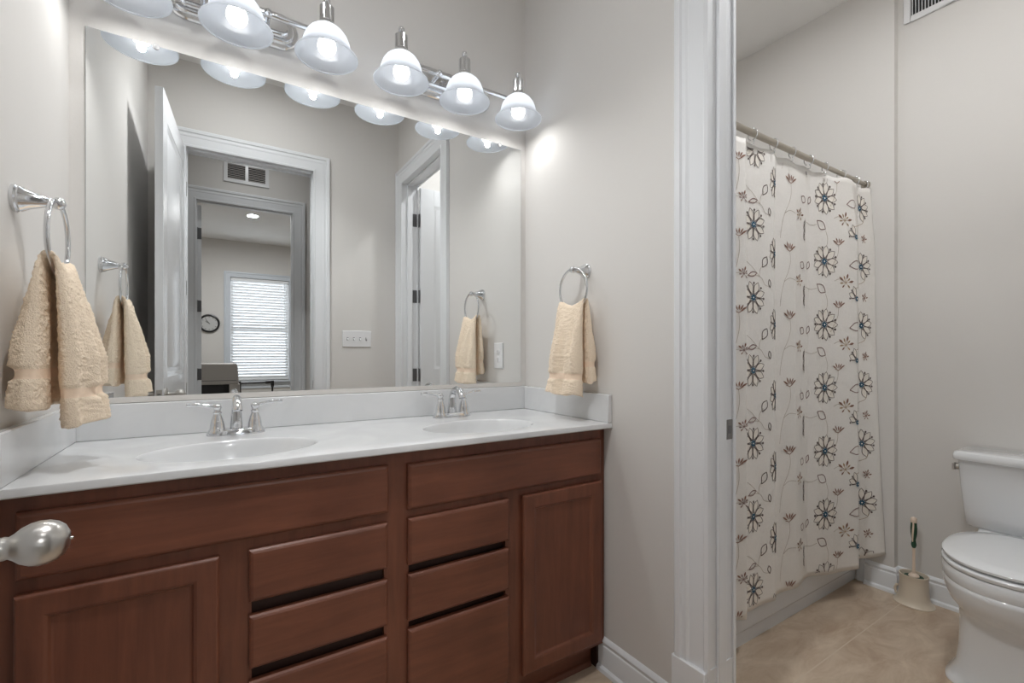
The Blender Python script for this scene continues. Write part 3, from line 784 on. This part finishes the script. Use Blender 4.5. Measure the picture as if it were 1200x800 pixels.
PLAN = [(.10, -.742), (.22, -.752), (.34, -.776), (.385, -.744), (.505, -.778), (.553, -.742), (.735, -.764), (.772, -.742), (.93, -.750), (1.06, -.741), (1.15, -.757), (1.217, -.778), (1.36, -.824), (1.39, -.815), (1.485, -.776), (1.55, -.800), (1.60, -.815)]
def plan(x):
    for (xa, ya), (xb_, yb) in zip(PLAN, PLAN[1:]):
        if x <= xb_: return lerp(ya, yb, (x - xa) / (xb_ - xa))
    return PLAN[-1][1]
PT_ = [sum(plan(min(1.6, max(.1, .1 + .0025 * i + d * .003))) * w for d, w in ((-2, 1), (-1, 2), (0, 3), (1, 2), (2, 1))) / 9 for i in range(601)]
def plan_s(x):
    t = min(599.999, max(0, (x - .1) / .0025)); i = int(t); return lerp(PT_[i], PT_[i + 1], t - i)
def cy_(x, z):
    h = max(0, 1 - z / 2.0)
    k = lerp(.62, 1.0, sstep((2.03 - z) / .35))
    y = -.765 + (plan_s(x) + .765) * k
    y += .0035 * sin(x * 31 + z * 1.7) * (.3 + h)
    y -= .050 * h ** 2 * sstep((x - 1.46) / .13)
    return y
CT, CB = 2.020, .135
def cbot(x): return .150 + .004 * sin(x * 19) + .03 * sstep((x - 1.47) / .12)
cur = thing('shower_curtain', (.86, YR, CT), 'cream shower curtain embroidered with blue-centred flowers and vines', 'shower curtain')
mb = MB(); NX, NZ = 330, 80; g = []
XA, XB = .135, 1.590
for i in range(NX + 1):
    x = lerp(XA, XB, i / NX); col = []
    # scalloped top: cloth dips between rings
    near = min(abs(x - q) for q in [.105, .255, .405] + RX)
    tp = CT - .010 * sstep(near / .075)
    for j in range(NZ + 1):
        z = lerp(cbot(x), tp, j / NZ); col.append(mb.bm.verts.new((x, cy_(x, z), z)))
    g.append(col)
for i in range(NX):
    for j in range(NZ): mb._f([g[i][j], g[i + 1][j], g[i + 1][j + 1], g[i][j + 1]])
cl = mb.build('cloth', CURT, cur, smooth=180)
so = cl.modifiers.new('solid', 'SOLIDIFY'); so.thickness = .0014; so.offset = 0

# embroidery laid on the cloth
XM = [(.20, .223), (.325, .321), (.35, .388), (.50, .492), (.525, .568), (.70, .715), (.725, .777), (.875, .917), (1.0, 1.061), (1.125, 1.152), (1.25, 1.224), (1.375, 1.292), (1.50, 1.357), (1.525, 1.496), (1.60, 1.533)]
def mx(x):
    """where along the gathered rod a motif of the repeat lands"""
    for (a, b), (c, d) in zip(XM, XM[1:]):
        if x <= c: return lerp(b, d, (x - a) / (c - a))
    return 1.533 + (x - 1.6) * .5
em = MB(); EM = [T_DARK, T_BLUE, T_BROWN, T_PLUM, T_VINE, T_GOLD, T_CREAM]
DK, BLU, BRN, PLM, VIN, GLD, CRM = range(7)
def surf(x, z, off=.0016):
    e = .004
    nx = (cy_(x + e, z) - cy_(x - e, z)) / (2 * e); l = sqrt(1 + nx * nx)
    return Vector((x + off * nx / l, cy_(x, z) - off / l, z))
def ok(x, z): return XA + .004 < x < XB - .004 and cbot(x) + .012 < z < CT - .018
def stroke(pts, w, m, off=.0022):
    w *= .66
    em.mi = m; P = []
    for a, b in zip(pts, pts[1:]):
        d = math.hypot(b[0] - a[0], b[1] - a[1]); n = max(1, int(d / .006))
        for k in range(n): P.append((lerp(a[0], b[0], k / n), lerp(a[1], b[1], k / n)))
    P.append(pts[-1]); prev = None
    for i, p in enumerate(P):
        q0, q1 = P[max(0, i - 1)], P[min(len(P) - 1, i + 1)]
        dx, dz = q1[0] - q0[0], q1[1] - q0[1]; l = math.hypot(dx, dz) or 1
        ux, uz = -dz / l * w / 2, dx / l * w / 2
        if not ok(*p): prev = None; continue
        v = (em.bm.verts.new(surf(p[0] + ux, p[1] + uz, off)), em.bm.verts.new(surf(p[0] - ux, p[1] - uz, off)))
        if prev: em._f([prev[0], prev[1], v[1], v[0]])
        prev = v
def blob(pts, m, off=.0014):
    if not all(ok(*p) for p in pts): return
    em.mi = m; c = (sum(p[0] for p in pts) / len(pts), sum(p[1] for p in pts) / len(pts))
    cv = em.bm.verts.new(surf(*c, off)); vv = [em.bm.verts.new(surf(*p, off)) for p in pts]
    for i in range(len(vv)): em._f([cv, vv[i], vv[(i + 1) % len(vv)]])
def dot(x, z, r, m, sx=1, off=.0026): blob([(x + sx * r * cos(2 * pi * k / 8), z + r * sin(2 * pi * k / 8)) for k in range(8)], m, off)
def leafpts(x, z, a, L, wd, sx=1, n=7):
    ca, sa = cos(a), sin(a); o = []
    side = [(L * k / n, wd * sin(pi * (k / n) ** 1.15)) for k in range(n + 1)]
    for u, v in side + [(u, -v) for u, v in reversed(side[1:-1])]: o.append((x + sx * (u * ca - v * sa), z + u * sa + v * ca))
    return o
def leaf(x, z, a, L, wd, m, sx=1, fill=None, w=.0058):
    p = leafpts(x, z, a, L, wd, sx)
    if fill is not None: blob(p, fill)
    stroke(p + [p[0]], w, m)
def flower(x, z, rad=.062, sx=1, n=9, a0=.2, skip=None):
    x = mx(x)
    for k in range(n):
        a = a0 + 2 * pi * k / n
        if skip and not (skip[0] <= ((a + pi) % (2 * pi)) - pi <= skip[1]): continue
        ca, sa = cos(a), sin(a)
        leaf(x + sx * ca * rad * .2, z + sa * rad * .2, a, rad * .82, rad * .205, DK, sx, CRM, .0036)
        b = a + pi / n
        stroke([(x + sx * cos(b) * rad * .2, z + sin(b) * rad * .2), (x + sx * cos(b) * rad * .84, z + sin(b) * rad * .84)], .0042, DK, .0028)
        dot(x + sx * cos(b) * rad * .88, z + sin(b) * rad * .88, rad * .075, DK, max(sx, .5), .0030)
    pts = []
    for k in range(18): r_ = rad * (.25 if k % 2 == 0 else .15); pts.append((x + sx * r_ * cos(2 * pi * k / 18), z + r_ * sin(2 * pi * k / 18)))
    blob(pts, BLU, .0034); dot(x, z, rad * .05, CRM, sx, .0042)
def tulip(x, z, s=.034, sx=1):
    x = mx(x)
    for a, L in ((.5, 1.1), (.95, .85), (1.45, .7), (2.05, .9), (2.65, .95)):
        ca, sa = cos(a), sin(a); blob(leafpts(x + sx * ca * s * .25, z + sa * s * .1, a, s * L, s * .10, sx), BRN, .0024)
    stroke([(x - sx * s * .6, z + s * .05), (x, z - s * .15), (x + sx * s * .6, z + s * .15)], .0048, BRN, .003)
def spray(x, z, s=.036, sx=1, m=GLD):
    x = mx(x)
    for k in range(8):
        a = (.2, .75, 1.3, 1.9, 2.5, 3.2, 4.0, 5.5)[k]; s_ = s; s = s_ * (1.15, .8, 1.1, .85, 1.1, .8, .75, .8)[k]; ca, sa = cos(a), sin(a)
        blob(leafpts(x + sx * ca * s * .35, z + sa * s * .35, a, s * .6, s * .11, sx, 4), m if k % 2 else BRN, .0024)
        stroke([(x, z), (x + sx * ca * s * .4, z + sa * s * .4)], .0024, m); s = s_
def vine(pts, m=VIN, w=.0028):
    # Catmull-Rom smoothing
    o = []; pts = [(mx(p[0]), p[1]) for p in pts]
    q = [pts[0]] + list(pts) + [pts[-1]]
    for i in range(1, len(q) - 2):
        for k in range(6):
            t = k / 6; o.append(tuple(.5 * (2 * q[i][c] + (q[i + 1][c] - q[i - 1][c]) * t + (2 * q[i - 1][c] - 5 * q[i][c] + 4 * q[i + 1][c] - q[i + 2][c]) * t * t + (3 * q[i][c] - q[i - 1][c] - 3 * q[i + 1][c] + q[i + 2][c]) * t ** 3) for c in (0, 1)))
    o.append(pts[-1]); stroke(o, w, m)
PER = .2945
for r_ in range(-4, 5):
    z = r_ * PER
    skA = None
    flower(.567, 1.404 + z, .067, .95, 8, .35, skA)
    flower(.270, 1.38 + z, .067, 1, 9, .1)
    tulip(.462, 1.340 + z); vine([(.462, 1.335 + z), (.468, 1.29 + z), (.455, 1.24 + z), (.44, 1.205 + z)])
    flower(.707, 1.298 + z, .066, .50, 8, .25)
    tulip(.836, 1.335 + z, .040); vine([(.838, 1.328 + z), (.842, 1.285 + z), (.825, 1.24 + z), (.795, 1.195 + z), (.775, 1.14 + z), (.765, 1.085 + z)])
    vine([(.516, 1.295 + z), (.515, 1.27 + z), (.555, 1.235 + z), (.608, 1.197 + z)]); leaf(mx(.515), 1.27 + z, 1.6, .035, .007, PLM, 1)
    vine([(.44, 1.193 + z), (.52, 1.197 + z), (.608, 1.197 + z), (.645, 1.165 + z), (.685, 1.158 + z)]); spray(.496, 1.19 + z, .030, 1, PLM); leaf(mx(.53), 1.197 + z, .25, .052, .009, PLM)
    vine([(.608, 1.197 + z), (.612, 1.225 + z), (.635, 1.25 + z)]); leaf(mx(.628), 1.235 + z, 1.05, .052, .015, DK); leaf(mx(.683), 1.155 + z, 1.75, .034, .008, DK)
    vine([(.795, 1.195 + z), (.835, 1.212 + z), (.885, 1.207 + z)]); spray(.918, 1.205 + z, .036)
    for k in range(4): leaf(mx(.962 + .004 * (-1) ** k), 1.10 + z + k * .022, 1.57 + .5 * (-1) ** k, .028, .006, DK, .7)
    vine([(.966, 1.09 + z), (.966, 1.2 + z)], DK, .002)
    leaf(mx(.93), 1.292 + z, -.5, .040, .016, PLM); leaf(mx(.985), 1.268 + z, 1.1, .040, .012, PLM)
    vine([(.975, 1.187 + z), (1.02, 1.178 + z), (1.075, 1.187 + z)]); leaf(mx(1.078), 1.205 + z, -.55, .066, .019, PLM)
    vine([(1.165, 1.165 + z), (1.185, 1.13 + z), (1.18, 1.10 + z), (1.17, 1.09 + z)])
    flower(1.152, 1.314 + z, .074, 1.0, 9, .0)
    tulip(1.292, 1.105 + z, .034, .85); vine([(1.292, 1.10 + z), (1.285, 1.06 + z), (1.25, 1.02 + z), (1.215, .985 + z)])
    vine([(1.25, 1.225 + z), (1.30, 1.235 + z), (1.35, 1.222 + z)]); spray(1.365, 1.218 + z, .044)
    flower(1.492, 1.440 + z, .062, .8, 8, .4, (1.2, 3.3)); flower(1.530, 1.318 + z, .070, .85, 9, .2, (-1.4, 1.8))
    leaf(mx(1.405), 1.30 + z, .15, .085, .020, PLM)
    vine([(1.475, 1.195 + z), (1.53, 1.235 + z), (1.58, 1.262 + z)], GLD)
    spray(1.572, 1.16 + z, .030, .6, BRN)
o = em.build('embroidery', EM, cur)

# ------------------------------------------------------------------ toilet
TCY = -1.378
toi = thing('toilet', (1.3, TCY, 0), 'white two-piece toilet with closed lid at the right', 'toilet')
def trect(xc, hx_, hy_, z, n=14): return sell(xc, TCY, hx_, hy_, n, z, 56)
mb = MB(); xb = XE - .012      # back of tank
def tk(front, hy_, z): return trect((xb + front) / 2, (xb - front) / 2, hy_, z)
mb.loft([tk(1.470, .195, .448), tk(1.462, .202, .456), tk(1.452, .206, .50), tk(1.440, .216, .62), tk(1.431, .221, .728)])
mb.build('tank', PORC, toi, smooth=40)
mb = MB(); mb.loft([tk(1.428, .224, .727), tk(1.416, .232, .731), tk(1.413, .235, .737), tk(1.413, .235, .752), tk(1.418, .231, .761), tk(1.430, .220, .765)])
mb.build('tank_lid', PORC, toi, smooth=40)
mb = MB(); mb.lathe([(.014, TCY + .218), (.014, TCY + .229), (.011, TCY + .232)], (1.462, 0, .695), 'y', 18)
mb.box(1.440, 1.468, TCY + .230, TCY + .238, .680, .710)
mb.build('flush_lever', NICKEL, toi, bevel=.002)
def egg(xc, ar, af, b, z, n=2.25):
    """ar: reach to the wall side (+x), af: reach to the front (-x)"""
    return sell(xc, TCY, af, b, n, z, 64, ar)
mb = MB()
mb.loft([sell(1.262, TCY, .270, .168, 6, .0, 64), sell(1.262, TCY, .270, .168, 6, .010, 64), sell(1.264, TCY, .258, .156, 5.5, .026, 64), sell(1.266, TCY, .250, .146, 5, .06, 64), sell(1.268, TCY, .244, .141, 4.8, .12, 64),
         sell(1.268, TCY, .244, .140, 4.6, .20, 64), sell(1.264, TCY, .248, .142, 4, .235, 64), sell(1.250, TCY, .262, .148, 3.0, .262, 64, .25), egg(1.225, .255, .272, .172, .295, 2.6), egg(1.215, .25, .278, .185, .325, 2.4), egg(1.212, .25, .283, .192, .350), egg(1.212, .25, .284, .1935, .362), egg(1.212, .25, .279, .190, .368), egg(1.212, .25, .282, .194, .374), egg(1.212, .25, .284, .196, .408), egg(1.212, .25, .279, .192, .416)])
mb.build('bowl', PORC, toi, smooth=50)
mb = MB(); mb.loft([tk(1.40, .150, .33), tk(1.40, .160, .36), tk(1.40, .165, .405), tk(1.47, .165, .447)]); mb.build('tank_deck', PORC, toi, smooth=40)
mb = MB(); mb.loft([egg(1.213, .222, .277, .190, .4165), egg(1.213, .226, .283, .196, .421), egg(1.213, .226, .284, .197, .431), egg(1.213, .222, .279, .193, .436)]); mb.build('seat', PORC, toi, smooth=50)
mb = MB(); mb.loft([egg(1.215, .222, .272, .186, .4405), egg(1.215, .228, .280, .194, .445), egg(1.215, .228, .281, .195, .453), egg(1.215, .224, .275, .190, .458), egg(1.215, .18, .22, .15, .4615)]); mb.build('lid', PORC, toi, smooth=50)
mb = MB()
for s_ in (-1, 1):
    mb = MB(); mb.lathe([(.012, TCY + s_ * .060), (.012, TCY + s_ * .105)], (1.440, 0, .438), 'y', 14); mb.box(1.428, 1.450, TCY + s_ * .0825 - .022, TCY + s_ * .0825 + .022, .40, .440)
    mb.build('lid_hinge', PORC, toi, bevel=.002)

# ------------------------------------------------------------------ toilet brush in its holder
bx, by = 1.553, -.978
ho = thing('toilet_brush_holder', (bx, by, 0), 'beige flared toilet brush holder on the tile floor beside the toilet', 'brush holder')
mb = MB()
def ov(k, z, sk=0): return sell(bx + sk, by, .047 * k, .053 * k, 2.2, z, 40)
prof = [(1.42, 0), (1.44, .004), (1.36, .008), (1.20, .018), (1.10, .035), (1.04, .065), (1.0, .105), (1.01, .128), (1.05, .134), (1.04, .138), (.96, .138), (.92, .130), (.90, .06), (.85, .02), (.2, .015)]
mb.loft([ov(k, z) for k, z in prof]); mb.build('cup', BEIGE, ho, smooth=50)
mb = MB(); pts = [(bx - .01 + .012 * cos(a), by + .056 + .015 * sin(a) + .004, .045 + .030 * sin(2 * a * .5)) for a in [pi * k / 10 for k in range(11)]]
mb.tube([(bx, by + .052, .02), (bx, by + .068, .026), (bx, by + .072, .045), (bx, by + .066, .062), (bx, by + .050, .066)], .006, 10); mb.build('grip', BEIGE, ho, smooth=60)
br = thing('toilet_brush', (bx, by, .02), 'toilet brush with green and cream handle standing in its beige holder', 'toilet brush')
MB().lathe([(.001, .022), (.030, .03), (.034, .08), (.038, .122), (.036, .127), (.016, .129)], (bx, by, 0), seg=24).build('bristle_head', GREEN, br, smooth=40)
MB().lathe([(.020, .127), (.021, .131), (.017, .137), (.008, .143), (.0060, .15), (.0055, .22), (.0055, .27)], (bx, by, 0), seg=18).build('shaft', CREAM, br, smooth=40)
MB().lathe([(.0055, .262), (.0085, .268), (.0105, .278), (.0085, .292), (.0075, .300), (.0100, .315), (.0125, .335), (.0130, .355), (.0115, .375), (.0105, .384)], (bx, by, 0), seg=20).build('handle', GREEN, br, smooth=60)
MB().lathe([(.0104, .380), (.0120, .386), (.0125, .395), (.0105, .403), (.004, .407), (.0005, .4075)], (bx, by, 0), seg=20).build('handle_cap', CREAM, br, smooth=60)
mb = MB(); mb.tube([(bx - .0085, by + .002, .292), (bx - .0125, by + .001, .318), (bx - .0145, by - .001, .345), (bx - .0122, by - .002, .370), (bx - .0105, by - .001, .386)], [.002, .0035, .004, .0035, .003], 8); mb.build('handle_inlay', CREAM, br, smooth=60)

# ------------------------------------------------------------------ far room things
ck = thing('wall_clock', (-1.326, BY, 1.675), 'round black-rimmed wall clock beside the far window, seen in the mirror', 'clock')
mb = MB(); mb.lathe([(.148, BY), (.148, BY + .02), (.143, BY + .034), (.130, BY + .038), (.120, BY + .030), (.117, BY + .014)], (-1.326, 0, 1.675), 'y', 48, True, False); mb.build('rim', BLACK, ck, smooth=40)
MB().lathe([(.119, BY + .010), (.119, BY + .014)], (-1.326, 0, 1.675), 'y', 48).build('face', CLOCKF, ck)
mb = MB()
for k in range(12):
    a = 2 * pi * k / 12; M = Matrix.Translation((-1.326, BY + .0145, 1.675)) @ Matrix.Rotation(a, 4, 'Y'); MB().box(-.003, .003, 0, .001, .090, .108, M).build('hour_mark', BLACK, ck)
for a, L, w_ in ((R(55), .060, .004), (R(35), .085, .003)):
    M = Matrix.Translation((-1.326, BY + .017, 1.675)) @ Matrix.Rotation(-a, 4, 'Y'); MB().box(-w_, w_, 0, .0015, -.015, L, M).build('clock_hand', BLACK, ck)

om = thing('office_machine', (-1.25, -5.1, 0), 'grey box-shaped machine with black opening below the clock, seen in the mirror', 'machine')
mb = MB()
zt_, zb_ = 1.062, .800
mb.loft([[(-1.62, -5.02, z0), (x1_, -5.02, z0), (x1_ - .03, -5.35, z0), (-1.62, -5.35, z0)] for z0, x1_ in ((zb_, -.985), (zb_ + .05, -.988), (zt_ - .02, -1.000), (zt_, -1.012))])
mb.build('body', GREYM, om, bevel=.012)
mb = MB(); mb.box(-1.60, -1.09, -5.07, -5.33, .60, .80); mb.build('recess', BLACK, om)
mb = MB(); mb.box(-1.09, -.975, -5.02, -5.35, .0, .80); mb.box(-1.62, -1.60, -5.02, -5.35, 0, .80); mb.box(-1.60, -1.09, -5.05, -5.35, 0, .60); mb.build('base_cabinet', GREYM, om, bevel=.006)
box('edge_strip', PLASTD, -1.60, -1.012, -5.019, -5.017, zb_ + .045, zb_ + .052, om)
rl = thing('black_rail', (-.72, -5.6, 0), 'thin black rail with an upright end clip below the far window, seen in the mirror', 'rail')
zz = .775
MB().tube([(-.96, -5.6, zz), (-.56, -5.6, zz + .008)], .012, 10).build('bar', BLACK, rl, smooth=50)
mb = MB(); mb.box(-.575, -.535, -5.62, -5.58, zz - .06, zz + .03); mb.box(-.64, -.58, -5.618, -5.582, zz - .014, zz + .026); mb.build('end_clip', BLACK, rl, bevel=.004)
mb = MB(); mb.box(-.98, -.94, -5.62, -5.58, zz - .03, zz + .03); mb.build('joint', BLACK, rl, bevel=.004)
for x in (-.555, -.95): MB().tube([(x, -5.6, 0), (x, -5.6, zz - .02)], .012, 10).build('leg', BLACK, rl, smooth=50)
